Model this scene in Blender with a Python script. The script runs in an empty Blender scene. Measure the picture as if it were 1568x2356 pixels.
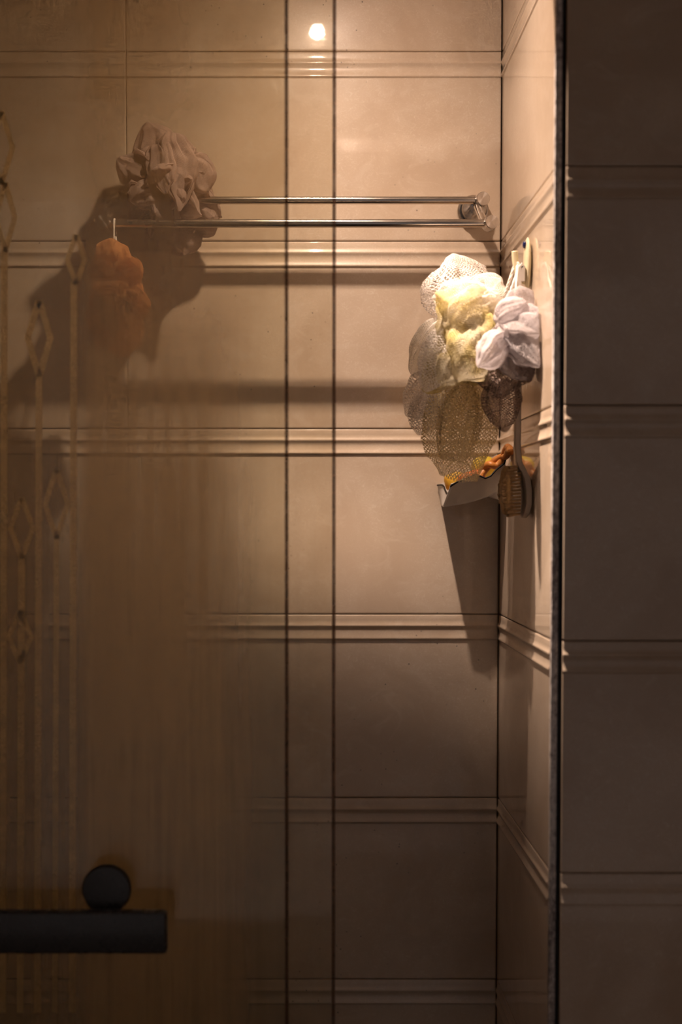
import bpy, bmesh, math, random
from mathutils import Vector, Matrix, noise

noise.seed_set(11)

# ------------------------------------------------------------------ camera, world, exposure
scene = bpy.context.scene
COL = scene.collection
F_PX, PPX, PPY = 3272.0, 686.0, 1328.5
CAM = Vector((-0.00417, -2.30324, 1.35974))
PITCH = 0.04327
cam_d = bpy.data.cameras.new('camera')
cam_d.sensor_width = 36.0
cam_d.lens = F_PX / 2356 * 36.0
cam_d.shift_x = (784 - PPX) / 2356
cam_d.shift_y = (PPY - 1178) / 2356
cam_d.clip_start = 0.02
cam_d.dof.use_dof = True
cam_d.dof.focus_distance = 2.14
cam_d.dof.aperture_fstop = 2.0
cam = bpy.data.objects.new('camera', cam_d)
COL.objects.link(cam)
cam.location = CAM
cam.rotation_euler = (math.pi / 2 - PITCH, 0, 0)
scene.camera = cam

world = bpy.data.worlds.new('world')
scene.world = world
world.use_nodes = True
WORLD_BG = world.node_tree.nodes.get('Background') or world.node_tree.nodes.new('ShaderNodeBackground')
WORLD_BG.inputs[0].default_value = (1.0, 0.84, 0.80, 1)
WORLD_BG.inputs[1].default_value = 0.14

scene.view_settings.view_transform = 'Standard'
scene.view_settings.look = 'None'
scene.view_settings.gamma = 1.0
scene.view_settings.use_curve_mapping = False
scene.view_settings.exposure = 0.1
scene.cycles.transparent_max_bounces = 24
scene.cycles.max_bounces = 6
scene.cycles.diffuse_bounces = 4
scene.cycles.glossy_bounces = 3
scene.cycles.transmission_bounces = 3
scene.cycles.adaptive_threshold = 0.08
scene.cycles.adaptive_min_samples = 12
scene.cycles.sample_clamp_indirect = 4.0

LAMP_POWER = 15.0
LAMP_COLOR = (1.0, 0.735, 0.57)
# light the lamp throws by angle from straight down (degrees, candela): a reflector bulb
LAMP_BEAM = [(0, 380), (10, 330), (15, 320), (20, 245), (25, 106), (30, 58), (35, 37), (40, 30), (50, 18), (60, 9.5), (75, 3), (90, 2.5), (180, 2)]


def at(px, py, Y):
    """point of the plane y = Y seen at a pixel of the 1568 x 2356 photograph"""
    xr, zr = (px - PPX) / F_PX, -(py - PPY) / F_PX
    c, s = math.cos(PITCH), math.sin(PITCH)
    d = Vector((xr, c + zr * s, -s + zr * c))
    return CAM + d * ((Y - CAM.y) / d.y)


# ------------------------------------------------------------------ materials
class NT:
    def __init__(self, name):
        self.m = bpy.data.materials.new(name)
        self.m.use_nodes = True
        self.t = self.m.node_tree
        self.t.nodes.clear()
        self.out = self.t.nodes.new('ShaderNodeOutputMaterial')

    def n(self, kind, props=None, **ins):
        nd = self.t.nodes.new('ShaderNode' + kind)
        for k, v in (props or {}).items():
            setattr(nd, k, v)
        for k, v in ins.items():
            key = int(k[1:]) if k[0] == 'i' and k[1:].isdigit() else k.replace('_', ' ')
            self.put(nd.inputs[key], v)
        return nd

    def put(self, sock, v):
        if hasattr(v, 'bl_idname') and hasattr(v, 'outputs'):
            v = v.outputs[0]
        if isinstance(v, bpy.types.NodeSocket):
            self.t.links.new(v, sock)
        else:
            if isinstance(v, tuple) and len(v) == 3 and sock.type == 'RGBA':
                v = v + (1,)
            sock.default_value = v

    def math(self, op, a, b=None, c=None, clamp=False):
        nd = self.t.nodes.new('ShaderNodeMath')
        nd.operation = op
        nd.use_clamp = clamp
        for i, v in enumerate((a, b, c)):
            if v is not None:
                self.put(nd.inputs[i], v)
        return nd.outputs[0]

    def ramp(self, v, a, b, lo=0.0, hi=1.0, smooth=True):
        nd = self.t.nodes.new('ShaderNodeMapRange')
        nd.interpolation_type = 'SMOOTHSTEP' if smooth else 'LINEAR'
        self.put(nd.inputs['Value'], v)
        for k, x in (('From Min', a), ('From Max', b), ('To Min', lo), ('To Max', hi)):
            nd.inputs[k].default_value = x
        return nd.outputs[0]

    def mix(self, fac, a, b):
        nd = self.t.nodes.new('ShaderNodeMix')
        nd.data_type = 'RGBA'
        self.put(nd.inputs[0], fac)
        self.put(nd.inputs[6], a)
        self.put(nd.inputs[7], b)
        return nd.outputs[2]

    def mixs(self, fac, a, b):
        nd = self.t.nodes.new('ShaderNodeMixShader')
        self.put(nd.inputs[0], fac)
        self.put(nd.inputs[1], a)
        self.put(nd.inputs[2], b)
        return nd.outputs[0]

    def mapped(self, coord, scale, loc=(0, 0, 0), rot=(0, 0, 0)):
        return self.n('Mapping', Vector=coord, Scale=scale, Location=loc, Rotation=rot).outputs[0]

    def noise(self, vec, scale, detail=3.0, rough=0.5, dist=0.0):
        return self.n('TexNoise', Vector=vec, Scale=scale, Detail=detail, Roughness=rough, Distortion=dist).outputs[0]

    def done(self, shader):
        self.put(self.out.inputs['Surface'], shader)
        return self.m


def principled(name, col, rough=0.5, metal=0.0, var=0.06, scale=60.0, bump=0.0, spec=0.5, coat=0.0, sub=0.0,
               stretch=(1, 1, 1), trans=0.0):
    k = NT(name)
    co = k.n('TexCoord').outputs['Object']
    nz = k.noise(k.mapped(co, stretch), scale, 4.0)
    lo = tuple(max(0, c * (1 - var * 2)) for c in col)
    hi = tuple(min(1, c * (1 + var * 2)) for c in col)
    c = k.mix(nz, lo, hi)
    p = k.n('BsdfPrincipled', Base_Color=c, Metallic=metal)
    k.put(p.inputs['Roughness'], k.ramp(nz, 0.2, 0.8, max(0.02, rough * 0.8), min(1, rough * 1.2)))
    p.inputs['Specular IOR Level'].default_value = spec
    p.inputs['Coat Weight'].default_value = coat
    p.inputs['Coat Roughness'].default_value = 0.05
    if bump:
        b = k.n('Bump', Strength=bump, Distance=0.001, Height=nz)
        k.put(p.inputs['Normal'], b)
    sh = p
    if trans:
        tr = k.n('BsdfTranslucent', Color=c)
        sh = k.mixs(trans, p, tr)
    return k.done(sh)


def tile_material():
    k = NT('beige_marble_tile')
    pos = k.n('NewGeometry').outputs['Position']
    big = k.noise(pos, 5.0, 4.0, 0.55, 0.6)
    mid = k.noise(k.mapped(pos, (1, 1, 1.4), (3, 1, 7)), 17.0, 3.0, 0.6, 1.6)
    base = k.mix(k.ramp(big, 0.32, 0.68), (0.60, 0.475, 0.355), (0.72, 0.60, 0.475))
    base = k.mix(k.ramp(mid, 0.5, 0.75, 0, 0.4), base, (0.76, 0.66, 0.55))
    # fine hair-like light swirls
    hair = k.noise(k.mapped(pos, (1, 1, 1.6), (1, 5, 2)), 55.0, 1.0, 0.5, 3.2)
    h = k.math('ABSOLUTE', k.math('SUBTRACT', hair, 0.5))
    h = k.math('SUBTRACT', 1.0, k.ramp(h, 0.0, 0.035))
    hm = k.ramp(big, 0.35, 0.65, 0.1, 0.6)
    base = k.mix(k.math('MULTIPLY', h, hm), base, (0.84, 0.76, 0.66))
    # dark specks of dirt
    vo = k.n('TexVoronoi', Vector=pos, Scale=85.0)
    jit = k.ramp(vo.outputs['Color'], 0.68, 0.72, 0, 1)
    dot = k.math('SUBTRACT', 1.0, k.ramp(vo.outputs['Distance'], 0.06, 0.13))
    msk = k.ramp(k.noise(k.mapped(pos, (1, 1, 1), (9, 9, 9)), 4.0, 2.0), 0.5, 0.62)
    dirt = k.math('MULTIPLY', k.math('MULTIPLY', dot, jit), msk)
    base = k.mix(k.math('MULTIPLY', dirt, 0.85), base, (0.05, 0.035, 0.025))
    p = k.n('BsdfPrincipled', Base_Color=base, Roughness=0.34)
    p.inputs['Specular IOR Level'].default_value = 0.45
    p.inputs['Coat Weight'].default_value = 0.8
    p.inputs['Coat Roughness'].default_value = 0.03
    wav = k.noise(pos, 14.0, 1.0)
    b = k.n('Bump', Strength=0.02, Distance=0.002, Height=wav)
    k.put(p.inputs['Normal'], b)
    k.put(p.inputs['Coat Normal'], b)
    return k.done(p)


def glass_material():
    k = NT('clear_shower_glass')
    fr = k.n('Fresnel', IOR=1.45)
    t = k.n('BsdfTransparent', Color=(0.955, 0.945, 0.90))
    g = k.n('BsdfGlossy', Roughness=0.02)
    return k.done(k.mixs(fr, t, g))


def film_material(name, x_clear, x_full, lo, hi, low_extra=0.0):
    """water condensation on a pane: clear towards the free edge, thick towards the far side"""
    k = NT(name)
    pos = k.n('NewGeometry').outputs['Position']
    sep = k.n('SeparateXYZ', Vector=pos)
    base = k.ramp(sep.outputs[0], x_full, x_clear, hi, lo, smooth=False)
    blot = k.noise(k.mapped(pos, (1, 1, 0.7)), 9.0, 4.0, 0.55, 0.4)
    strk = k.noise(k.mapped(pos, (1, 1, 0.035), (4, 0, 1)), 60.0, 4.0, 0.65, 0.1)
    low = k.ramp(sep.outputs[2], 1.75, 1.2, 0.15, 1.0)           # runs of water lower down
    s = k.math('MULTIPLY', k.math('SUBTRACT', strk, 0.5), low)
    d = k.math('ADD', k.ramp(blot, 0.25, 0.75, 0.65, 1.35), k.math('MULTIPLY', s, 1.9))
    d = k.math('MULTIPLY', d, base)
    if low_extra:                                                # thick fog on the lower half of the pane
        ex = k.math('MULTIPLY', k.ramp(sep.outputs[2], 1.72, 1.38), k.ramp(sep.outputs[0], x_clear - 0.025, x_clear - 0.13))
        ex = k.math('MULTIPLY', ex, k.math('MULTIPLY', k.math('ADD', k.math('MULTIPLY', strk, 0.9), 0.55), low_extra))
        d = k.math('ADD', d, ex)
    d = k.math('MULTIPLY', d, k.ramp(sep.outputs[0], -0.30, -0.262, 0.35, 1.0))   # the etched border stays clearer
    d = k.math('MINIMUM', k.math('MAXIMUM', d, 0.0), 0.92)
    tl = k.n('BsdfTranslucent', Color=(0.86, 0.68, 0.43))
    df = k.n('BsdfDiffuse', Color=(0.30, 0.26, 0.20))
    haze = k.mixs(0.25, tl, df)
    tr = k.n('BsdfTransparent', Color=(1, 1, 1))
    return k.done(k.mixs(d, tr, haze))


def frost_material(name, fac, col, refl=0.45, fuzz=0.0):
    k = NT(name)
    pos = k.n('NewGeometry').outputs['Position']
    nz = k.noise(pos, 60.0, 3.0)
    tl = k.n('BsdfTranslucent', Color=col)
    df = k.n('BsdfDiffuse', Color=col)
    if fuzz:                                                     # rough etched facets
        rv = k.n('TexNoise', Vector=pos, Scale=1200.0, Detail=0.0).outputs[1]
        rv = k.n('VectorMath', {'operation': 'SUBTRACT'}, i0=rv, i1=(0.5, 0.5, 0.5)).outputs[0]
        rv = k.n('VectorMath', {'operation': 'SCALE'}, i0=rv, Scale=fuzz).outputs[0]
        nn = k.n('VectorMath', {'operation': 'ADD'}, i0=k.n('NewGeometry').outputs['Normal'], i1=rv).outputs[0]
        nn = k.n('VectorMath', {'operation': 'NORMALIZE'}, i0=nn).outputs[0]
        k.put(tl.inputs['Normal'], nn)
        k.put(df.inputs['Normal'], nn)
    tr = k.n('BsdfTransparent', Color=(1, 1, 1))
    return k.done(k.mixs(k.ramp(nz, 0.2, 0.8, fac * 0.8, min(1, fac * 1.15)), tr, k.mixs(refl, tl, df)))


def net_material(name, col, col2, cell=0.0034, thread=0.30, film=0.0, fuzz=3.2):
    """knotted nylon netting: threads on a diamond grid in UV metres, open holes between"""
    k = NT(name)
    uv = k.n('UVMap').outputs[0]
    nzv = k.noise(uv, 60.0, 2.0)
    sep = k.n('SeparateXYZ', Vector=uv)
    u = k.math('ADD', k.math('DIVIDE', sep.outputs[0], cell), k.math('MULTIPLY', nzv, 1.1))
    v = k.math('DIVIDE', sep.outputs[1], cell * 1.25)
    a = k.math('PINGPONG', k.math('ADD', u, v), 0.5)
    b = k.math('PINGPONG', k.math('SUBTRACT', u, v), 0.5)
    m = k.math('MINIMUM', a, b)
    m = k.math('SUBTRACT', 1.0, k.ramp(m, thread * 0.35, thread * 0.6))
    fac = k.math('MAXIMUM', m, film)
    pos = k.n('NewGeometry').outputs['Position']
    c = k.mix(k.ramp(k.noise(pos, 22.0, 2.0), 0.35, 0.65), col, col2)
    # round fuzzy yarn: normals scatter about the sheet's own
    rv = k.n('TexNoise', Vector=uv, Scale=900.0, Detail=0.0).outputs[1]
    rv = k.n('VectorMath', {'operation': 'SUBTRACT'}, i0=rv, i1=(0.5, 0.5, 0.5)).outputs[0]
    rv = k.n('VectorMath', {'operation': 'SCALE'}, i0=rv, Scale=fuzz).outputs[0]
    nn = k.n('VectorMath', {'operation': 'ADD'}, i0=k.n('NewGeometry').outputs['Normal'], i1=rv).outputs[0]
    nn = k.n('VectorMath', {'operation': 'NORMALIZE'}, i0=nn).outputs[0]
    df = k.n('BsdfDiffuse', Color=c, Normal=nn)
    tl = k.n('BsdfTranslucent', Color=c, Normal=nn)
    sh = k.mixs(0.5, df, tl)
    tr = k.n('BsdfTransparent', Color=(1, 1, 1))
    return k.done(k.mixs(fac, tr, sh))


def emit_material(name, col, strength):
    k = NT(name)
    e = k.n('Emission', Color=col, Strength=strength)
    return k.done(e)


def globe_material():
    k = NT('clear_lamp_glass')
    t = k.n('BsdfTransparent', Color=(0.98, 0.98, 0.98))
    tl = k.n('BsdfTranslucent', Color=(1.0, 0.95, 0.9))
    g = k.n('BsdfGlossy', Roughness=0.05)
    return k.done(k.mixs(0.03, k.mixs(0.03, t, tl), g))


def jamb_material():
    k = NT('corroded_aluminium')
    pos = k.n('NewGeometry').outputs['Position']
    nz = k.noise(k.mapped(pos, (1, 1, 0.5)), 180.0, 5.0, 0.7)
    n2 = k.noise(k.mapped(pos, (1, 1, 0.3)), 30.0, 3.0)
    f = k.ramp(k.math('ADD', k.math('MULTIPLY', nz, 0.7), k.math('MULTIPLY', n2, 0.3)), 0.38, 0.62)
    c = k.mix(f, (0.22, 0.19, 0.19), (0.92, 0.89, 0.88))
    p = k.n('BsdfPrincipled', Base_Color=c, Metallic=0.25)
    k.put(p.inputs['Roughness'], k.ramp(nz, 0.3, 0.7, 0.3, 0.6))
    b = k.n('Bump', Strength=0.5, Distance=0.001, Height=nz)
    k.put(p.inputs['Normal'], b)
    return k.done(p)


def spun_material():
    k = NT('spun_steel')
    nz = k.noise(k.n('TexCoord').outputs['Object'], 400.0, 2.0)
    tg = k.n('Tangent', props={'direction_type': 'RADIAL', 'axis': 'Y'})
    p = k.n('BsdfPrincipled', Base_Color=k.mix(nz, (0.60, 0.55, 0.51), (0.72, 0.67, 0.63)), Metallic=1.0, Roughness=0.34)
    p.inputs['Anisotropic'].default_value = 0.75
    k.put(p.inputs['Tangent'], tg)
    return k.done(p)


M = dict(
    tile=tile_material(),
    grout=principled('dark_stained_grout', (0.16, 0.10, 0.06), 0.9, var=0.3, scale=90),
    plaster=principled('dim_plaster', (0.42, 0.36, 0.31), 0.8, scale=8),
    ceil=principled('ceiling_paint', (0.62, 0.57, 0.51), 0.8, scale=8),
    floor=principled('brown_floor_tile', (0.25, 0.2, 0.16), 0.35, scale=12),
    steel=principled('brushed_steel', (0.60, 0.55, 0.50), 0.2, 1.0, scale=220, stretch=(0.05, 1, 1), bump=0.05),
    cap=spun_material(),
    rubber=principled('black_rubber', (0.012, 0.011, 0.011), 0.5),
    jamb=jamb_material(),
    glass=glass_material(),
    seal=frost_material('smoked_edge_seal', 0.66, (0.26, 0.16, 0.11)),
    etch=frost_material('etched_frost', 0.93, (0.97, 0.84, 0.56), 0.12, 4.0),
    black=principled('matt_black_metal', (0.05, 0.048, 0.048), 0.28, 0.0, spec=0.6),
    bronze=principled('dark_bronze', (0.012, 0.011, 0.010), 0.5, 0.0, spec=0.2),
    cream_plastic=principled('cream_plastic', (0.80, 0.72, 0.50), 0.35, scale=30, trans=0.15),
    white_plastic=principled('white_plastic', (0.76, 0.72, 0.68), 0.35, scale=30, trans=0.12),
    handle_plastic=principled('pale_plastic', (0.72, 0.62, 0.52), 0.4, scale=30, trans=0.12),
    blue=principled('dark_blue_bead', (0.01, 0.015, 0.09), 0.12, coat=0.5),
    bristle=principled('tan_bristle', (0.42, 0.27, 0.13), 0.75, var=0.25, scale=300, trans=0.2),
    pad=principled('tan_bristle_tips', (0.50, 0.32, 0.14), 0.9, var=0.25, scale=420, bump=0.8, trans=0.15),
    rope=principled('white_cord', (0.80, 0.75, 0.70), 0.8, scale=400, bump=0.4),
    yellow=principled('yellow_sponge', (0.85, 0.50, 0.05), 0.6, scale=150, bump=0.5, trans=0.35, var=0.15),
    orange=principled('orange_soap', (0.78, 0.22, 0.04), 0.45, scale=40, trans=0.45),
    strap=principled('orange_rubber', (0.55, 0.22, 0.05), 0.45, scale=60, trans=0.25),
    lime=principled('yellow_rubber', (0.80, 0.62, 0.06), 0.45, scale=60, trans=0.35),
    cream_net=net_material('cream_net_dense', (0.72, 0.65, 0.49), (0.70, 0.59, 0.24), cell=0.0022, film=0.30, fuzz=1.6),
    cream_open=net_material('cream_net_open', (0.92, 0.82, 0.58), (0.90, 0.78, 0.50), cell=0.0052, thread=0.30, film=0.06),
    white_net=net_material('white_net_dense', (0.93, 0.89, 0.85), (0.90, 0.86, 0.78), cell=0.0022, film=0.32, fuzz=1.6),
    white_open=net_material('white_net_open', (0.95, 0.91, 0.88), (0.93, 0.88, 0.84), cell=0.0046, thread=0.30, film=0.04),
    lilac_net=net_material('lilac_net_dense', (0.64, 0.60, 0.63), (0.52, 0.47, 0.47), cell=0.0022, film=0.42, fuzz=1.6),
    lilac_open_shaded=net_material('lilac_net_open_shaded', (0.46, 0.36, 0.32), (0.38, 0.28, 0.24), cell=0.0038, thread=0.36, film=0.05),  # brown shade put into this netting's colour
    mauve_net=net_material('mauve_net', (0.60, 0.46, 0.40), (0.50, 0.37, 0.32), film=0.7, fuzz=1.0),
    orange_net=net_material('orange_net', (0.92, 0.50, 0.20), (0.85, 0.42, 0.16), film=0.7, fuzz=1.0),
    lamp_metal=principled('lamp_metal', (0.10, 0.09, 0.085), 0.5, 0.2),
    bulb=emit_material('lamp_bulb_glow', (1.0, 0.735, 0.50, 1), 60.0),
    globe=globe_material(),
)


# ------------------------------------------------------------------ helpers
def obj(name, bm, mat, parent=None, smooth=None, loc=None):
    me = bpy.data.meshes.new(name)
    bm.normal_update()
    bm.to_mesh(me)
    bm.free()
    me.materials.append(M[mat] if isinstance(mat, str) else mat)
    if smooth is not None:
        me.shade_smooth()
        if smooth < 180:
            me.set_sharp_from_angle(angle=math.radians(smooth))
    o = bpy.data.objects.new(name, me)
    COL.objects.link(o)
    if loc is not None:
        o.location = loc
    if parent:
        o.parent = parent
    return o


def thing(name, label, cat, loc=(0, 0, 0), group=None):
    o = bpy.data.objects.new(name, None)
    o.empty_display_size = 0.03
    COL.objects.link(o)
    o.location = loc
    return tag(o, label, cat, group)


def tag(o, label, cat, group=None):
    o['label'] = label
    o['category'] = cat
    if group:
        o['group'] = group
    return o


def under(o, root):
    """parent o to root keeping its world-space mesh coordinates"""
    o.parent = root
    o.location = -root.location if root.parent is None else Vector((0, 0, 0))
    return o


def box(bm, a, b, bev=0.0, seg=2):
    a, b = Vector(a), Vector(b)
    c, s = (a + b) / 2, b - a
    r = bmesh.ops.create_cube(bm, size=1.0)
    vs = r['verts']
    for v in vs:
        v.co = Vector((v.co.x * s.x, v.co.y * s.y, v.co.z * s.z)) + c
    if bev:
        es = list({e for v in vs for e in v.link_edges})
        bmesh.ops.bevel(bm, geom=es, offset=bev, segments=seg, affect='EDGES', profile=0.5)
    return bm


def bx(a, b, bev=0.0, seg=2):
    return box(bmesh.new(), a, b, bev, seg)


def frame_of(d):
    d = d.normalized()
    up = Vector((0, 0, 1)) if abs(d.z) < 0.95 else Vector((0, 1, 0))
    s = d.cross(up).normalized()
    return s, s.cross(d).normalized()


def tube(bm, pts, rad, n=10, flat=None, cap=True):
    """a swept tube; rad is one number or one per point; flat = (side scale, up scale)"""
    pts = [Vector(p) for p in pts]
    rings = []
    s0 = None
    for i, p in enumerate(pts):
        d = (pts[min(i + 1, len(pts) - 1)] - pts[max(i - 1, 0)]).normalized()
        if s0 is None:
            s, u = frame_of(d)
        else:
            s = (s0 - d * s0.dot(d)).normalized()
            u = s.cross(d).normalized()
        s0 = s
        r = rad[i] if isinstance(rad, (list, tuple)) else rad
        fs, fu = flat or (1, 1)
        rings.append([bm.verts.new(p + s * (math.cos(2 * math.pi * j / n) * r * fs) + u * (math.sin(2 * math.pi * j / n) * r * fu))
                      for j in range(n)])
    for a, b in zip(rings, rings[1:]):
        for j in range(n):
            bm.faces.new((a[j], a[(j + 1) % n], b[(j + 1) % n], b[j]))
    if cap:
        bm.faces.new(rings[0])
        bm.faces.new(list(reversed(rings[-1])))
    bmesh.ops.recalc_face_normals(bm, faces=bm.faces)
    return bm


def tb(pts, rad, n=10, flat=None):
    return tube(bmesh.new(), pts, rad, n, flat)


def lathe(profile, n=32, origin=(0, 0, 0), axis=(0, 0, 1)):
    """profile: (radius, height) pairs turned about an axis"""
    bm = bmesh.new()
    ax = Vector(axis).normalized()
    s, u = frame_of(ax)
    o = Vector(origin)
    rings = []
    for r, h in profile:
        if r < 1e-6:
            rings.append([bm.verts.new(o + ax * h)])
        else:
            rings.append([bm.verts.new(o + ax * h + s * (r * math.cos(2 * math.pi * j / n)) + u * (r * math.sin(2 * math.pi * j / n)))
                          for j in range(n)])
    for a, b in zip(rings, rings[1:]):
        for j in range(n):
            k = (j + 1) % n
            if len(a) == 1 and len(b) == 1:
                continue
            if len(a) == 1:
                bm.faces.new((a[0], b[k], b[j]))
            elif len(b) == 1:
                bm.faces.new((a[j], a[k], b[0]))
            else:
                bm.faces.new((a[j], a[k], b[k], b[j]))
    bmesh.ops.recalc_face_normals(bm, faces=bm.faces)
    return bm


def smooth_path(pts, n=8):
    """Catmull-Rom through points"""
    P = [Vector(p) for p in pts]
    P = [P[0] * 2 - P[1]] + P + [P[-1] * 2 - P[-2]]
    out = []
    for i in range(1, len(P) - 2):
        a, b, c, d = P[i - 1:i + 3]
        for k in range(n):
            t = k / n
            out.append(0.5 * ((2 * b) + (c - a) * t + (2 * a - 5 * b + 4 * c - d) * t * t + (3 * b - a - 3 * c + d) * t ** 3))
    out.append(P[-2])
    return out


# ------------------------------------------------------------------ the setting
W = 0.321            # inner face of the right shower wall
FY = -0.491          # face of the tiled wall that stands in front
H = 2.4
LEFT = W - 1.2
T = 0.008            # tile thickness
GAP = 0.0013


def struct(name, bm, mat):
    o = obj(name, bm, mat)
    o['kind'] = 'structure'
    return o


wall_back = struct('wall_back', bx((LEFT - 0.1, T, 0), (W + 0.1, 0.12, H)), 'grout')
wall_right = struct('wall_right', bx((W + T, FY + T + 0.012, 0), (W + 0.1, T - 0.0005, H)), 'grout')
wall_front = struct('wall_front', bx((0.333 + 0.001, FY + T, 0), (1.3, FY + T + 0.011, H)), 'grout')
wall_left = struct('wall_left', bx((LEFT - 0.1, -3.4, 0), (LEFT, T - 0.0005, H)), 'tile')
wall_side = struct('wall_side', bx((1.3, -3.4, 0), (1.4, FY + 0.02, H)), 'tile')
struct('floor', bx((LEFT - 0.1, -3.4, -0.1), (1.4, 0.12, 0)), 'floor')
struct('ceiling', bx((LEFT - 0.1, -3.4, H), (1.4, 0.12, H + 0.1)), 'ceil')

# moulded top band of every tile: (distance below the joint, how far it stands proud)
BAND = [(0.0000, -0.0012), (0.0006, -0.0003), (0.0016, 0.0), (0.0085, 0.0), (0.0115, 0.0004), (0.0140, 0.0013), (0.0158, 0.0024),
        (0.0170, 0.0030), (0.0182, 0.0030), (0.0196, 0.0022), (0.0216, 0.0010), (0.0240, 0.0001), (0.0262, -0.0001), (0.0290, 0.0003),
        (0.0320, 0.0010), (0.0348, 0.0020), (0.0368, 0.0030), (0.0382, 0.0034), (0.0394, 0.0031), (0.0402, 0.0018), (0.0408, 0.0004),
        (0.0416, 0.0)]


RELIEF = 0.8


def tile_mesh(w, h=0.3):
    """a tile with its face at local y = 0 (towards -y), x from 0 to w, z from 0 to h"""
    h2, w2 = h - GAP, w - GAP
    prof = [(h2 - s, -p * (RELIEF if p > 0 else 1.0)) for s, p in BAND] + [(h2 - 0.0428, 0.0), (0.0032, 0.0), (0.0018, 0.0), (0.0006, 0.0004), (0.0, 0.0012)]
    xs = [(0.0, 0.0012), (0.0005, 0.0004), (0.0015, 0.0), (0.0030, 0.0), (w2 - 0.0030, 0.0), (w2 - 0.0015, 0.0), (w2 - 0.0005, 0.0004), (w2, 0.0012)]
    bm = bmesh.new()
    cols = []
    for x, dy in xs:
        cols.append([bm.verts.new((x, y + dy, z)) for z, y in prof])
    for a, b in zip(cols, cols[1:]):
        for i in range(len(prof) - 1):
            bm.faces.new((a[i], b[i], b[i + 1], a[i + 1]))
    bk = [bm.verts.new(p) for p in ((0, T, h2), (w2, T, h2), (w2, T, 0), (0, T, 0))]
    bm.faces.new((bk[0], bk[1], bk[2], bk[3]))
    bm.faces.new([c[0] for c in cols] + [bk[1], bk[0]])
    bm.faces.new([c[-1] for c in reversed(cols)] + [bk[3], bk[2]])
    bm.faces.new(list(reversed(cols[0])) + [bk[0], bk[3]])
    bm.faces.new(cols[-1] + [bk[2], bk[1]])
    bmesh.ops.recalc_face_normals(bm, faces=bm.faces)
    me = bpy.data.meshes.new('tile')
    bm.to_mesh(me)
    bm.free()
    me.materials.append(M['tile'])
    me.shade_smooth()
    me.set_sharp_from_angle(angle=math.radians(50))
    return me


def lay_tiles(parent, me, origin, rot=0.0, rows=8):
    for r in range(rows):
        o = bpy.data.objects.new('tile', me)
        COL.objects.link(o)
        o.location = Vector(origin) + Vector((0, random.uniform(-1, 1) * 0.00025, r * 0.3 + GAP / 2))
        o.rotation_euler = (random.uniform(-1, 1) * 0.0006, 0, rot)
        o.parent = parent


random.seed(4)
tile60 = tile_mesh(0.6)
lay_tiles(wall_back, tile60, (W - 0.6, 0, 0))
lay_tiles(wall_back, tile60, (W - 1.2 + GAP / 2, 0, 0))
lay_tiles(wall_right, tile_mesh(0.472), (W, -0.001, 0), -math.pi / 2)
lay_tiles(wall_front, tile60, (0.3335, FY, 0))
lay_tiles(wall_front, tile_mesh(0.36), (0.9337, FY, 0))

# aluminium profile that closes the corner between the shower wall and the wall in front
trim = bpy.data.objects.new('trim_1', None)
COL.objects.link(trim)
trim['kind'] = 'structure'
trim['label'] = 'corroded aluminium door jamb between shower wall and front wall'
P = obj('metal_face', bx((W - 0.0008, -0.4835, 0), (W + 0.0076, -0.4725, H), 0.0012), 'jamb', trim, 40)
P = obj('channel', bx((W + 0.0078, -0.4790, 0), (W + 0.0118, -0.4725, H)), 'rubber', trim)

# ------------------------------------------------------------------ lamp above the shower
LX, LY, LZ = 0.030, -0.386, 2.262
lamp = thing('ceiling_lamp', 'warm bulb in a round ceiling fitting above the shower', 'lamp', (LX - 0.0165, LY, H))
TILT = math.radians(7)
lamp.rotation_euler = (0, -TILT, 0)      # the fitting leans a little to the right


def lp(name, bm, mat, smooth=40, parent=None):
    o = obj(name, bm, mat, parent or lamp, smooth)
    return o


dz = LZ - H
lp('stem', tb([(0, 0, -0.008), (0, 0, -0.06)], 0.010, 16), 'lamp_metal')
lp('housing', lathe([(0.0, -0.055), (0.060, -0.055), (0.066, -0.062), (0.066, dz - 0.011), (0.0625, dz - 0.011), (0.0605, dz + 0.05), (0.0, dz + 0.055)], 40), 'lamp_metal', 40)
lp('socket', lathe([(0.0, dz + 0.055), (0.017, dz + 0.054), (0.017, dz + 0.040), (0.0, dz + 0.039)], 24), 'white_plastic')
bz = dz - 0.030
bulb = lp('bulb', lathe([(0.0, bz), (0.010, bz + 0.001), (0.0175, bz + 0.005), (0.0215, bz + 0.012), (0.0230, bz + 0.022), (0.0215, bz + 0.034),
                         (0.0175, bz + 0.050), (0.0140, bz + 0.064), (0.0, bz + 0.068)], 24), 'globe', 180)
fil = lp('filament', tb([(0.011 * math.cos(i * 0.9), 0.011 * math.sin(i * 0.9), bz + 0.010 + 0.0022 * i) for i in range(20)], 0.0022, 6), 'bulb', 180)
M['bulb'].cycles.emission_sampling = 'NONE'
ld = bpy.data.lights.new('lamp_light', 'POINT')
ld.energy = LAMP_POWER
ld.color = LAMP_COLOR
ld.shadow_soft_size = 0.0125
ies = bpy.data.texts.new('reflector_beam')
ies.write('IESNA:LM-63-2002\n[TEST] lamp\nTILT=NONE\n1 1000 1 %d 1 1 2 0.04 0.04 0.04\n1 1 40\n' % len(LAMP_BEAM))
ies.write(' '.join(str(a) for a, c in LAMP_BEAM) + '\n0\n' + ' '.join(str(c) for a, c in LAMP_BEAM) + '\n')
ld.use_nodes = True
lt = ld.node_tree
em = lt.nodes.get('Emission') or lt.nodes.new('ShaderNodeEmission')
tx = lt.nodes.new('ShaderNodeTexIES')
tx.mode = 'INTERNAL'
tx.ies = ies
lt.links.new(tx.outputs[0], em.inputs['Strength'])
lo = bpy.data.objects.new('lamp_light', ld)
COL.objects.link(lo)
lo.parent = lamp
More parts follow.
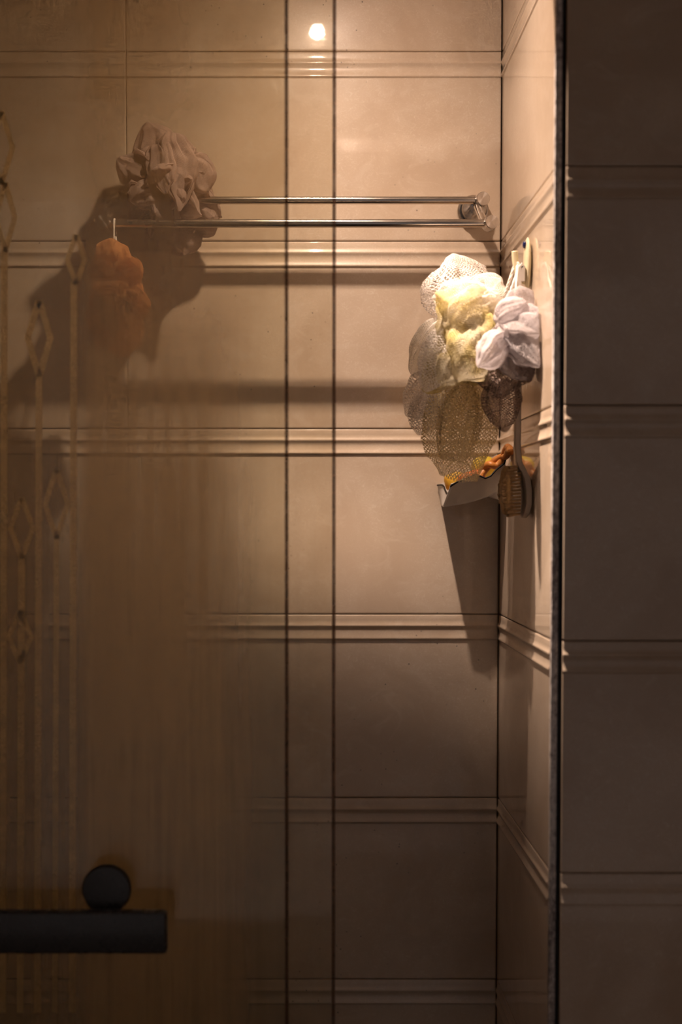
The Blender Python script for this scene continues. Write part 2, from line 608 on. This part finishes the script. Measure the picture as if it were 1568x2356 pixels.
lo.location = (0, 0, bz + 0.026)
lo.rotation_euler = (0, TILT * 0.7, 0)

# unseen shower head, added above the frame to shade the lower tiles
shower = thing('added_shower_head', 'unseen square shower head added under the lamp to shade the lower tiles', 'shower head', (-0.049, -0.4275, 2.108))
sh_rot = Matrix.Rotation(math.radians(-4), 4, 'Z')


def hd(name, bm, smooth):
    bm.transform(sh_rot)
    return obj(name, bm, 'steel', shower, smooth)


hd('spray_plate', bx((-0.112, -0.10, 0.0), (0.112, 0.10, 0.010), 0.003), 40)
hd('joint', lathe([(0.024, 0.0095), (0.024, 0.014), (0.016, 0.022), (0.014, 0.036), (0.0, 0.036)], 28), 40)
obj('arm', tb(smooth_path([(0, 0, 0.030), (0, 0, 0.055), (-0.03, 0, 0.075), (-0.20, 0, 0.08), (-0.50, 0, 0.08), (-0.817, 0, 0.08)], 5), 0.009, 12), 'steel', shower, 60)
obj('wall_flange', lathe([(0.0, 0.0), (0.03, 0.0), (0.03, 0.004), (0.018, 0.010), (0.0, 0.010)], 28, (-0.817, 0, 0.08), (1, 0, 0)), 'steel', shower, 40)

# ------------------------------------------------------------------ double towel rail
rail = thing('towel_rail', 'double steel towel rail with two thin bars on the back wall', 'towel rail', (0, 0, 1.8))
R1Y, R2Y = -0.080, -0.135
c1 = at(1100, 461, R1Y)
c2 = at(1120, 514, R2Y)
fl = at(1086, 488, 0.0)
R0 = rail.location
xl = -0.292


def rp(name, bm, mat, smooth=45, parent=None):
    o = obj(name, bm, mat)
    o.data.shade_smooth()
    o.data.set_sharp_from_angle(angle=math.radians(smooth))
    o.parent = parent or rail
    o.location = -R0 if parent is None else (0, 0, 0)
    return o


rp('upper_bar', tb([(xl, R1Y, c1.z), (c1.x, R1Y, c1.z)], 0.0060, 16), 'steel')
rp('lower_bar', tb([(xl, R2Y, c2.z), (c2.x, R2Y, c2.z)], 0.0064, 16), 'steel')
for sgn, fx, x1, x2 in ((1, fl.x, c1.x, c2.x), (-1, xl + 0.002, xl, xl)):
    for yy, cc, xx in ((R1Y, c1, x1), (R2Y, c2, x2)):
        # short turned stub, its brushed disc facing the room
        rp('end_cap', lathe([(0, -0.013), (0.0088, -0.013), (0.0104, -0.0105), (0.0106, 0.0), (0.0106, 0.0128), (0.0100, 0.0137), (0.0, 0.0139)], 36,
                            (xx + 0.004 * sgn, yy, cc.z), (0.16 * sgn, -1, 0)), 'cap', 30)
    rp('wall_flange', lathe([(0, 0.0), (0.025, 0.0), (0.025, 0.010), (0.0235, 0.0118), (0.0, 0.0118)], 36, (fx, 0.0, fl.z), (0, -1, 0)), 'steel', 30)
    rp('gasket', lathe([(0.0, 0.0), (0.0212, 0.0), (0.0212, 0.0016), (0.0, 0.0016)], 36, (fx, -0.0118, fl.z), (0, -1, 0)), 'rubber', 30)
    rp('rose', lathe([(0, 0.0), (0.0195, 0.0), (0.0195, 0.010), (0.018, 0.012), (0.0, 0.012)], 36, (fx, -0.0134, fl.z), (0, -1, 0)), 'steel', 30)
    rp('post', tb([(fx, -0.025, fl.z), (x1 - 0.004 * sgn, R1Y + 0.002, c1.z - 0.004)], 0.0078, 16), 'steel')
    rp('link', tb([(x1 - 0.002 * sgn, R1Y, c1.z - 0.008), (x2 - 0.004 * sgn, R2Y, c2.z)], 0.0062, 14), 'steel')

# ------------------------------------------------------------------ glass doors
AX, BX = 0.0415, -0.0195
AY0, AY1 = -0.459, -0.451
BY0, BY1 = -0.4935, -0.4855
ZB, ZT = 0.03, 2.03
film_a = film_material('heavy_condensation', -0.005, -0.28, 0.10, 0.54, 0.5)
film_b = film_material('light_condensation', -0.02, -0.45, 0.06, 0.14)


def quad(a, b, y):
    bm = bmesh.new()
    vs = [bm.verts.new(p) for p in ((a[0], y, a[1]), (b[0], y, a[1]), (b[0], y, b[1]), (a[0], y, b[1]))]
    bm.faces.new(vs)
    return bm


door_b = thing('glass_shower_door', 'front glass shower door with black handle bar and round black knob', 'glass door', (-0.45, (BY0 + BY1) / 2, ZB))
door_a = thing('glass_shower_door', 'fogged glass shower door with etched diamonds, its edge nearest the gap', 'glass door', (-0.29, (AY0 + AY1) / 2, ZB))
under(obj('pane', bx((-0.872, BY0, ZB), (BX - 0.002, BY1, ZT)), 'glass'), door_b)
under(obj('pane', bx((-0.62, AY0, ZB), (AX - 0.002, AY1, ZT)), 'glass'), door_a)
under(obj('condensation', quad((-0.872, ZB), (BX - 0.003, ZT), BY1 + 0.0006), film_b), door_b)
under(obj('condensation', quad((-0.62, ZB), (AX - 0.003, ZT), AY1 + 0.0016), film_a), door_a)
under(obj('edge_seal', bx((BX - 0.0020, BY0 - 0.0006, ZB), (BX + 0.0026, BY1 + 0.0006, ZT), 0.001), 'seal', None, 40), door_b)
under(obj('edge_seal', bx((AX - 0.0020, AY0 - 0.0006, ZB), (AX + 0.0026, AY1 + 0.0006, ZT), 0.001), 'seal', None, 40), door_a)
under(obj('top_rail', bx((-0.872, BY0 - 0.004, ZT), (BX + 0.002, BY1 + 0.004, ZT + 0.026), 0.002), 'jamb'), door_b)
under(obj('top_rail', bx((-0.62, AY0 - 0.004, ZT), (AX + 0.002, AY1 + 0.004, ZT + 0.026), 0.002), 'jamb'), door_a)
track = struct('trim_2', bx((LEFT, -0.50, 0.0), (W, -0.445, ZB)), 'jamb')
track['label'] = 'aluminium floor track under the glass shower doors'
track2 = struct('trim_3', bx((LEFT, -0.50, ZT + 0.026), (W, -0.445, ZT + 0.05)), 'jamb')
track2['label'] = 'aluminium head rail above the glass shower doors'

# etched lines and diamonds (their own frosted relief on the shower side of the pane)
EY = AY1 + 0.0009      # on the shower side


def ep(px, py):
    q = at(px, py, EY)
    return (q.x, q.z)


def etched_strip(name, pts, width):
    """a flat frosted strip of small thickness following points on the pane"""
    bm = bmesh.new()
    L = []
    P2 = [Vector(p) for p in pts]
    for i, p in enumerate(P2):
        d = (P2[min(i + 1, len(P2) - 1)] - P2[max(i - 1, 0)]).normalized()
        nrm = Vector((-d.y, d.x))
        w = width[i] if isinstance(width, list) else width
        row = []
        for sx, yy in ((-1, EY), (-1, EY - 0.0005), (1, EY - 0.0005), (1, EY)):
            q = p + nrm * (w / 2 * sx)
            row.append(bm.verts.new((q.x, yy, q.y)))
        L.append(row)
    for a, b in zip(L, L[1:]):
        bm.faces.new((a[0], a[1], b[1], b[0]))
        bm.faces.new((a[1], a[2], b[2], b[1]))
        bm.faces.new((a[2], a[3], b[3], b[2]))
    bmesh.ops.recalc_face_normals(bm, faces=bm.faces)
    return under(obj(name, bm, 'etch'), door_a)


def diamond(cx, top, bot, half, wd=0.0068):
    mid = (top + bot) / 2
    etched_strip('etched_diamond', [ep(cx, top), ep(cx - half, mid), ep(cx, bot)], wd)
    etched_strip('etched_diamond', [ep(cx, top), ep(cx + half, mid), ep(cx, bot)], wd)


for x, top, bot in ((90, 862, 2330), (170, 648, 2330), (130, 1232, 2330), (50, 1280, 2330), (10, 575, 2330)):
    etched_strip('etched_line', [ep(x, top), ep(x - 2, (top + bot) / 2), ep(x - 4, bot)], 0.0088 if x != 130 else 0.0072)
diamond(175, 540, 655, 20)
diamond(90, 690, 866, 26, 0.0085)
diamond(130, 1080, 1240, 26)
diamond(50, 1145, 1285, 26)
diamond(3, 255, 425, 26)
diamond(12, 420, 580, 22)
diamond(46, 1405, 1525, 26)

# handle bar of the fogged door
hy0, hy1 = -0.552, -0.534
tr_, br_ = at(383, 2099, hy0), at(383, 2196, hy0)
handle = obj('handle_bar', bx((-0.62, hy0, br_.z), (tr_.x, hy1, tr_.z), 0.004, 3), 'black', None, 40)
under(handle, door_b)
for hx in (-0.56, -0.225):
    p_ = obj('standoff', tb([(hx, hy1 - 0.001, (tr_.z + br_.z) / 2), (hx, BY0, (tr_.z + br_.z) / 2)], 0.009, 16), 'black', handle, 50)

kc = at(245, 2046, -0.52)
knob = obj('knob', lathe([(0, 0.0), (0.010, 0.0), (0.011, 0.008), (0.024, 0.012), (0.0305, 0.018), (0.0315, 0.026), (0.0290, 0.031), (0.0, 0.033)], 40,
                         (kc.x, BY0, kc.z), (0, -1, 0)), 'black', None, 40)
under(knob, door_b)

# ------------------------------------------------------------------ hook on the right wall
hk = at(1213, 608, -0.30)
HY = -0.298
HZ = hk.z
hook = thing('wall_hook', 'cream plastic adhesive hook with blue bead on right wall', 'hook', (W, HY, HZ))


def hp(name, bm, mat, smooth=60):
    o = obj(name, bm, mat, hook, smooth)
    return o


bm = bmesh.new()
bmesh.ops.create_uvsphere(bm, u_segments=28, v_segments=18, radius=1.0)
for v in bm.verts:
    x, y, z = v.co
    v.co = ((x - 1) * 0.0052 if x < 0 else -0.0052 + x * 0.005, y * 0.017 * (1 + 0.15 * z), z * 0.0375)
plate = hp('back_plate', bm, 'cream_plastic', 180)
bm = bmesh.new()
bmesh.ops.create_uvsphere(bm, u_segments=16, v_segments=10, radius=1.0)
for v in bm.verts:
    v.co = Vector((v.co.x * 0.003, v.co.y * 0.004, v.co.z * 0.0052)) + Vector((-0.0100, -0.004, 0.0265))
bead = hp('blue_bead', bm, 'blue', 180)
bead.parent = plate
bead['label'] = 'dark blue bead'
hp('prong', tb(smooth_path([(-0.006, 0, -0.024), (-0.013, 0, -0.021), (-0.0185, 0, -0.013), (-0.0205, 0, -0.004), (-0.0225, 0, 0.008), (-0.0232, 0, 0.0185)], 5),
               0.0036, 12, (1.0, 1.25)), 'cream_plastic', 180)

# ------------------------------------------------------------------ bath brush hanging from the hook
BRY = -0.306
brush = thing('bath_brush', 'long handled bath brush with tan bristles hanging on the hook', 'brush', (W - 0.02, BRY, at(1192, 1190, BRY).z))
B0 = brush.location


def bp(name, bm, mat, smooth=40, parent=None):
    o = obj(name, bm, mat, parent or brush, smooth)
    o.location = -B0 if parent is None else (0, 0, 0)
    return o


def bpt(px, py, y=BRY):
    return at(px, py, y)


def slab(pts, width, y0=BRY):
    """strip bent in the x-z plane: pts are (x, z, thickness), extruded across y"""
    bm = bmesh.new()
    rows = []
    for i, (x, z, th) in enumerate(pts):
        a = pts[max(i - 1, 0)]
        b = pts[min(i + 1, len(pts) - 1)]
        d = Vector((b[0] - a[0], b[1] - a[1])).normalized()
        n_ = Vector((-d.y, d.x)) * th / 2
        w = width[i] if isinstance(width, list) else width
        rows.append([bm.verts.new((x + n_.x * sx, y0 + w / 2 * sy, z + n_.y * sx)) for sx, sy in ((-1, -0.82), (-0.7, -1), (0.7, -1), (1, -0.82), (1, 0.82), (0.7, 1), (-0.7, 1), (-1, 0.82))])
    for a, b in zip(rows, rows[1:]):
        for j in range(8):
            bm.faces.new((a[j], a[(j + 1) % 8], b[(j + 1) % 8], b[j]))
    bm.faces.new(rows[0])
    bm.faces.new(list(reversed(rows[-1])))
    bmesh.ops.recalc_face_normals(bm, faces=bm.faces)
    return bm


hpts = [(1193, 690, .0085), (1192, 800, .0085), (1190, 950, .0085), (1189, 1030, .0085), (1191, 1062, .009), (1198, 1082, .009)]
hl = [(bpt(px, py).x, bpt(px, py).z, th) for px, py, th in hpts]
bp('handle', slab(hl, [0.013, 0.013, 0.014, 0.016, 0.022, 0.034]), 'handle_plastic')
hpts = [(1216, 648, .0062), (1215, 628, .0064), (1210, 614, .0066), (1201, 610, .0066), (1194, 618, .0066), (1192, 650, .0072), (1193, 692, .0084)]
hl = [(min(bpt(px, py).x, W - 0.0135), bpt(px, py).z, th) for px, py, th in hpts]
bp('hanging_loop', slab(hl, 0.012, BRY), 'white_plastic')
hpts = [(1198, 1080, .008), (1206, 1100, .010), (1210, 1130, .0105), (1210, 1160, .010), (1206, 1180, .009), (1203, 1190, .006)]
hl = [(bpt(px, py).x, bpt(px, py).z, th) for px, py, th in hpts]
board = bp('head', slab(hl, [0.034, 0.046, 0.052, 0.052, 0.044, 0.026]), 'handle_plastic')
# bristle tufts, one joined part
random.seed(8)
bm = bmesh.new()
z_top, z_bot = bpt(1200, 1070).z, bpt(1200, 1186).z
tips = []
rows_n, cols_n = 15, 9
for i in range(rows_n):
    tt = (i + 0.5) / rows_n
    z = z_top + (z_bot - z_top) * tt
    prof = math.sin(math.pi * min(max(tt * 0.94 + 0.03, 0), 1)) ** 0.35
    for j in range(cols_n):
        y = BRY + (j - (cols_n - 1) / 2) * 0.0052 * (0.55 + 0.45 * prof)
        x0 = W - 0.0165 - (0.004 if tt < 0.15 else 0)
        x1 = W - 0.0165 - 0.0255 * prof - random.uniform(0, 0.0015)
        tube(bm, [(x0, y, z), (x1, y + random.uniform(-1, 1) * 0.001, z - 0.002 + random.uniform(-1, 1) * 0.0012)], [0.0017, 0.0027], 6)
br = bp('bristles', bm, 'bristle', 50, board)
br['kind'] = 'stuff'
bm = bmesh.new()
bmesh.ops.create_uvsphere(bm, u_segments=24, v_segments=20, radius=1.0)
for v in bm.verts:
    x, y, z = v.co
    n_ = 0.0012 * noise.noise(v.co * 6)
    zz = (z_top + z_bot) / 2 + math.copysign(abs(z) ** 0.7, z) * abs(z_top - z_bot) / 2 * 0.98
    v.co = (W - 0.0345 + x * 0.0082 + n_, BRY + y * 0.0245, zz)
bp('bristle_tips', bm, 'pad', 180, board)

# ------------------------------------------------------------------ corner basket and its contents
basket = thing('corner_basket', 'small white plastic basket stuck in the tiled corner', 'basket', (0.27, -0.05, at(1080, 1150, -0.05).z))
K1 = basket.location
FYB, BYB = -0.100, -0.004
front_rim = [(1037, 1114), (1052, 1109), (1075, 1100), (1094, 1092), (1104, 1096), (1116, 1101), (1128, 1096), (1140, 1082), (1160, 1066), (1185, 1056)]
nseg = len(front_rim)


def fb(px):   # bottom edge of the front
    t = (px - 1020) / (1150 - 1020)
    return 1163 + (1128 - 1163) * t + 6 * math.sin(math.pi * min(max(t, 0), 1))


XR = W - 0.002
fr_top = [at(px, py, FYB) for px, py in front_rim]
fr_bot = [at(1019 + (px - 1037) * 1.08, fb(1019 + (px - 1037) * 1.08), FYB + 0.012) for px, py in front_rim]
bk_top = [at(1006 + i * (1165 - 1006) / (nseg - 1), 1117 - i * (1117 - 1036) / (nseg - 1), BYB) for i in range(nseg)]
bk_bot = [at(1014 + i * (1160 - 1014) / (nseg - 1), 1160 - i * 32 / (nseg - 1), BYB) for i in range(nseg)]
for L_ in (fr_top, fr_bot, bk_top, bk_bot):
    for p in L_:
        p.x = min(p.x, XR - 0.003)


def shell(quads_grid, th=0.0022):
    bm = bmesh.new()
    grid = [[bm.verts.new(p) for p in row] for row in quads_grid]
    for a, b in zip(grid, grid[1:]):
        for i in range(len(a) - 1):
            bm.faces.new((a[i], a[i + 1], b[i + 1], b[i]))
    bmesh.ops.recalc_face_normals(bm, faces=bm.faces)
    bmesh.ops.solidify(bm, geom=list(bm.faces), thickness=th)
    bmesh.ops.recalc_face_normals(bm, faces=bm.faces)
    return bm


def kp(name, bm, mat='white_plastic', smooth=35):
    o = obj(name, bm, mat, basket, smooth)
    o.location = -K1
    return o


kp('front', shell([fr_top, fr_bot]))
kp('bottom', shell([fr_bot, bk_bot]))
kp('back', shell([bk_top, bk_bot]))
# left end with its dipped rim
N = 9
top_l, bot_l = [], []
for i in range(N):
    t = i / (N - 1)
    q = bk_top[0].lerp(fr_top[0], t)
    dip = math.exp(-((t - 0.74) / 0.20) ** 2) * 0.016
    top_l.append(q + Vector((0, 0, -dip)))
    bot_l.append(bk_bot[0].lerp(fr_bot[0], t))
kp('end_panel', shell([top_l, bot_l]))
rim_pts = [p + Vector((0, -0.0005, 0.0004)) for p in list(top_l) + fr_top[1:]]
kp('rim', tb(rim_pts, 0.0014, 8), 'bronze', 60)
sc_c = at(1139, 1146, -0.075)
kp('suction_cup', lathe([(0, 0), (0.012, 0), (0.014, 0.004), (0.013, 0.012), (0.008, 0.020), (0.0, 0.021)], 24, (sc_c.x - 0.002, -0.075, sc_c.z), (0.35, 0, 1)), 'white_plastic', 40)


def blob(name, label, cat, c, size, mat, rot=0.0, power=0.5, seed=0, rough=0.08):
    """a rounded, slightly lumpy block standing as a thing of its own"""
    bm = bmesh.new()
    bmesh.ops.create_uvsphere(bm, u_segments=24, v_segments=16, radius=1.0)
    ca, sa = math.cos(rot), math.sin(rot)
    for v in bm.verts:
        d = v.co.copy()
        q = Vector([math.copysign(abs(k) ** power, k) for k in d])
        q *= 1 + rough * noise.noise(d * 2.2 + Vector((seed, 0, 0)))
        x, y, z = q.x * size[0], q.y * size[1], q.z * size[2]
        v.co = (x * ca - z * sa, y, x * sa + z * ca)
    o = obj(name, bm, mat, None, 180)
    o.location = c
    return tag(o, label, cat)


blob('bath_sponge', 'small yellow sponge at the left end of the corner basket', 'sponge', at(1046, 1108, -0.045), (0.016, 0.022, 0.014), 'yellow', 0.25, 0.55, 3)
blob('soap_bar', 'orange translucent soap bar in the middle of the corner basket', 'soap', at(1082, 1100, -0.055), (0.022, 0.024, 0.011), 'orange', 0.3, 0.5, 5, 0.03)
blob('bath_scrubber', 'yellow rounded scrubber standing at the back of the basket', 'scrubber', at(1112, 1074, -0.035), (0.019, 0.018, 0.017), 'lime', 0.1, 0.85, 7, 0.05)
# twisted orange strap
strap = thing('scrubbing_strap', 'twisted orange rubber strap looped over the basket corner', 'strap', at(1140, 1090, -0.085))
S0 = strap.location
spine = smooth_path([at(1098, 1102, -0.080), at(1112, 1082, -0.084), at(1130, 1068, -0.088), at(1150, 1060, -0.094), at(1168, 1047, -0.110), at(1186, 1036, -0.14), at(1202, 1036, -0.165)], 8)
for ph in (0.0, math.pi):
    pts = []
    for i, p in enumerate(spine):
        t = i / (len(spine) - 1)
        a = ph + t * math.pi * 3.2
        r = 0.0075 * (1 - 0.3 * t)
        q = p + Vector((math.sin(a) * r * 0.5, math.cos(a) * r, math.sin(a) * r))
        q.x = min(q.x, W - 0.008)
        pts.append(q)
    o = obj('strand', tb(pts, 0.0052, 10), 'strap', strap, 180)
    o.location = -S0

# ------------------------------------------------------------------ net poufs
def pouch(base, tip, width, thick, seed, pleats=7, n=26, m=64, bend=0.0, open_end=False, wob=0.14, side=None, fold_amt=0.17):
    """a puffed, pleated pocket of netting from base to tip, as (verts, faces, uvs)"""
    base, tip = Vector(base), Vector(tip)
    ax = tip - base
    L = ax.length
    ax.normalize()
    if side is None:
        s = ax.cross(Vector((0, 1, 0)))
        if s.length < 0.2:
            s = ax.cross(Vector((0, 0, 1)))
    else:
        s = Vector(side) - ax * Vector(side).dot(ax)
    s.normalize()
    u = s.cross(ax).normalized()
    rnd = random.Random(seed)
    ph = rnd.uniform(0, 6.28)
    ph2 = rnd.uniform(0, 6.28)
    V, UV = [], []
    off = Vector((seed * 3.1, seed * 1.7, seed * 0.9))
    k1 = pleats + rnd.choice((0, 1))
    k2 = pleats * 2 + 3
    tw = rnd.uniform(-1.2, 1.2)
    for i in range(n):
        t = i / (n - 1)
        if open_end:
            pr = (0.30 + 0.70 * math.sin(math.pi * min(1, t * 0.94)) ** 0.8)
        else:
            pr = max(0.02, math.sin(math.pi * (0.08 + 0.92 * t ** 0.9))) ** 0.6
        fold = fold_amt * (1.15 - 0.75 * t)
        for j in range(m + 1):
            a = 2 * math.pi * j / m
            pl = 1 + fold * math.cos(k1 * a + ph + tw * t * 2) + fold * 0.45 * math.cos(k2 * a + ph2 - tw * t)
            rw, rt = width / 2 * pr * pl, thick / 2 * pr * pl * (1 + 0.35 * math.cos(2 * a + ph2))
            p = base + ax * (L * t) + s * (math.cos(a + 0.25 * tw * t) * rw + bend * math.sin(math.pi * t) * width) + u * (math.sin(a + 0.25 * tw * t) * rt)
            nn = noise.noise_vector(p * 24 + off) * (wob * 1.35 * width * (0.3 + 0.7 * t))
            nn += noise.noise_vector(p * 70 + off) * (wob * 0.42 * width)
            V.append(p + nn)
            UV.append((a / (2 * math.pi) * (width + thick) * 1.5, t * L * 1.25))
    Fc = []
    for i in range(n - 1):
        for j in range(m):
            k = i * (m + 1) + j
            Fc.append((k, k + 1, k + m + 2, k + m + 1))
    return V, Fc, UV


def net_obj(name, pieces, mat, root, label=None):
    V, Fc, UV = [], [], []
    for v, f, uv in pieces:
        o = len(V)
        V += v
        UV += uv
        Fc += [tuple(i + o for i in q) for q in f]
    for p in V:
        p.x = min(p.x, W - 0.0035)
        p.y = min(p.y, -0.005)
    me = bpy.data.meshes.new(name)
    me.from_pydata([tuple(p - root.location) for p in V], [], Fc)
    lay = me.uv_layers.new(name='UVMap')
    for lp_ in me.loops:
        lay.data[lp_.index].uv = UV[lp_.vertex_index]
    me.materials.append(M[mat])
    me.shade_smooth()
    me.update()
    o = bpy.data.objects.new(name, me)
    COL.objects.link(o)
    o.parent = root
    if label:
        o['label'] = label
    return o


def lobe(b, t, wpx, seed, yb, yt, thick=0.45, **kw):
    """lobe given by the two ends on the photograph and their depths"""
    B_, T_ = at(b[0], b[1], yb), at(t[0], t[1], yt)
    sc = F_PX / ((yb + yt) / 2 - CAM.y)
    w = wpx / sc
    return pouch(B_, T_, w, w * thick, seed, **kw)


def ball_lobes(c, r, count, seed, wmin=0.4, wmax=0.7, front=False):
    """lobes pointing outwards all round a centre"""
    rnd = random.Random(seed)
    out = []
    for i in range(count):
        z = 1 - 2 * (i + 0.5) / count
        a = i * 2.399963 + rnd.uniform(-0.3, 0.3)
        q = math.sqrt(max(0, 1 - z * z))
        d = Vector((q * math.cos(a), q * math.sin(a), z))
        w = r * rnd.uniform(wmin, wmax) * 1.5
        side = Vector((rnd.uniform(-1, 1), rnd.uniform(-1, 1), rnd.uniform(-1, 1)))
        out.append(pouch(c + d * (r * 0.12), c + d * (r * rnd.uniform(0.85, 1.08)), w, w * rnd.uniform(0.25, 0.5), seed * 10 + i, side=side,
                         pleats=rnd.choice((5, 6, 7)), n=20, m=48, wob=0.17))
    return out


# cream pouf on the hook
pc = at(1080, 770, -0.275)
cream = thing('bath_pouf', 'cream and yellow net bath pouf with long tail hanging from the hook', 'bath pouf', pc, 'net bath poufs')
net_obj('ruffles', ball_lobes(pc, 0.055, 22, 2) + [
    lobe((1140, 700), (1000, 790), 120, 21, -0.30, -0.32),
    lobe((1150, 720), (1015, 880), 130, 22, -0.29, -0.33, bend=0.1),
    lobe((1140, 740), (1062, 885), 120, 23, -0.28, -0.33),
    lobe((1050, 790), (988, 912), 90, 25, -0.29, -0.31),
    lobe((1120, 690), (1010, 760), 140, 71, -0.305, -0.335),
    lobe((1120, 760), (1050, 860), 140, 72, -0.315, -0.345),
    lobe((1090, 720), (1140, 830), 110, 73, -0.315, -0.345),
], 'cream_net', cream, 'yellowish cream ruffles')
net_obj('white_ruffles', [
    lobe((1130, 745), (1085, 632), 125, 26, -0.28, -0.27, 0.6),
    lobe((1120, 700), (992, 700), 120, 24, -0.27, -0.27),
    lobe((1020, 740), (952, 868), 80, 27, -0.26, -0.25),
    lobe((1085, 720), (1158, 690), 90, 28, -0.29, -0.30),
    lobe((1140, 690), (1030, 740), 90, 43, -0.31, -0.335, 0.35),
], 'white_net', cream, 'white upper ruffles')
net_obj('open_net', [
    lobe((1065, 730), (1046, 590), 165, 29, -0.25, -0.235, 0.6, wob=0.08),
    lobe((1015, 865), (938, 955), 95, 30, -0.26, -0.25, 0.5, wob=0.10),
    lobe((1000, 900), (965, 1000), 80, 44, -0.26, -0.25, 0.5, wob=0.10),
    lobe((1030, 760), (978, 900), 80, 45, -0.31, -0.325, 0.4, wob=0.10),
], 'white_open', cream, 'see-through white netting')
net_obj('tail', [
    lobe((1068, 862), (1050, 1104), 165, 31, -0.275, -0.262, 0.5, open_end=True, wob=0.06, n=40, m=64, pleats=5, fold_amt=0.10),
    lobe((1072, 880), (1040, 1060), 95, 32, -0.285, -0.29, 0.4, open_end=True, wob=0.07, n=30, m=48),
], 'cream_open', cream, 'long see-through net tail')
# its cord to the hook
cpts = smooth_path([at(1150, 700, -0.285), at(1163, 672, -0.292), at(1172, 645, -0.297), at(1186, 606, HY), at(1192, 616, HY - 0.004), at(1178, 660, -0.302), at(1165, 690, -0.300)], 8)
bm = bmesh.new()
for ph in (0, 2.094, 4.189):
    pts = []
    for i, p in enumerate(cpts):
        a = ph + i * 0.75
        pts.append(p + Vector((math.cos(a) * 0.0013, math.sin(a) * 0.0013, 0)))
    tube(bm, pts, 0.0014, 7)
o = obj('cord', bm, 'rope', cream, 180)
o.location = -cream.location

# lilac white pouf beside it
pc2 = at(1178, 775, -0.345)
lilac = thing('bath_pouf', 'lilac white net bath pouf squeezed against the right wall', 'bath pouf', pc2, 'net bath poufs')
net_obj('ruffles', ball_lobes(pc2, 0.036, 16, 5) + [
    lobe((1165, 730), (1246, 765), 95, 33, -0.35, -0.39),
    lobe((1165, 745), (1236, 832), 95, 34, -0.35, -0.395),
    lobe((1168, 770), (1098, 850), 70, 35, -0.36, -0.39, 0.6),
    lobe((1170, 780), (1208, 880), 100, 36, -0.35, -0.36),
    lobe((1190, 760), (1190, 668), 95, 37, -0.345, -0.345),
    lobe((1150, 740), (1215, 700), 80, 38, -0.35, -0.37),
], 'lilac_net', lilac, 'pale lilac ruffles')
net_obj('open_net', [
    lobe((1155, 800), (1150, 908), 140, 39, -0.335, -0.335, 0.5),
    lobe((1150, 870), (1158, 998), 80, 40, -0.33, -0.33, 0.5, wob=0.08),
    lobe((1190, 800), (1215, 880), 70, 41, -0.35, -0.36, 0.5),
], 'lilac_open_shaded', lilac, 'open netting with brownish shade in its colour')
cpts = smooth_path([at(1182, 720, -0.335), at(1184, 690, -0.325), at(1187, 650, -0.312), at(1189, 612, HY - 0.003)], 6)
o = obj('cord', tb(cpts, 0.0016, 8), 'rope', lilac, 180)
o.location = -lilac.location

# mauve pouf on the towel rail, seen through the fogged glass
pc3 = at(378, 432, -0.085)
mauve = thing('bath_pouf', 'greyish mauve net bath pouf resting on the towel rail', 'bath pouf', pc3, 'net bath poufs')
net_obj('ruffles', ball_lobes(pc3, 0.078, 34, 7, 0.40, 0.7) + [
    lobe((370, 400), (340, 282), 95, 51, -0.09, -0.08),
    lobe((385, 390), (428, 312), 80, 52, -0.10, -0.10),
    lobe((395, 310), (415, 478), 85, 53, -0.125, -0.15, 0.5),
    lobe((365, 330), (385, 445), 70, 54, -0.13, -0.155),
    lobe((360, 415), (258, 372), 75, 55, -0.12, -0.13),
    lobe((365, 430), (300, 468), 70, 56, -0.13, -0.14),
    lobe((420, 380), (485, 440), 90, 57, -0.11, -0.10),
    lobe((400, 450), (505, 530), 120, 58, -0.07, -0.06),
    lobe((380, 470), (430, 590), 130, 59, -0.06, -0.055),
    lobe((350, 470), (310, 590), 120, 60, -0.06, -0.055),
], 'mauve_net', mauve)

# orange pouf hanging from the rail's left end
pc4 = at(268, 690, -0.145)
orange = thing('bath_pouf', 'orange net bath pouf hanging below the left end of towel rail', 'bath pouf', pc4, 'net bath poufs')
net_obj('ruffles', ball_lobes(pc4, 0.042, 16, 11, 0.45, 0.75) + [
    lobe((265, 650), (255, 545), 75, 61, -0.145, -0.145),
    lobe((270, 660), (320, 590), 70, 62, -0.15, -0.16),
    lobe((275, 680), (345, 710), 70, 63, -0.15, -0.16),
    lobe((260, 690), (200, 700), 80, 64, -0.145, -0.145),
    lobe((268, 700), (290, 825), 100, 65, -0.15, -0.15),
    lobe((258, 690), (225, 800), 80, 66, -0.15, -0.15),
    lobe((262, 650), (210, 610), 70, 67, -0.14, -0.14),
], 'orange_net', orange)
cpts = smooth_path([at(266, 600, -0.145), at(262, 560, -0.146), at(262, 512, R2Y - 0.009), at(264, 505, R2Y), at(266, 520, R2Y + 0.009), at(266, 580, -0.14)], 6)
o = obj('cord', tb(cpts, 0.0016, 8), 'rope', orange, 180)
o.location = -orange.location
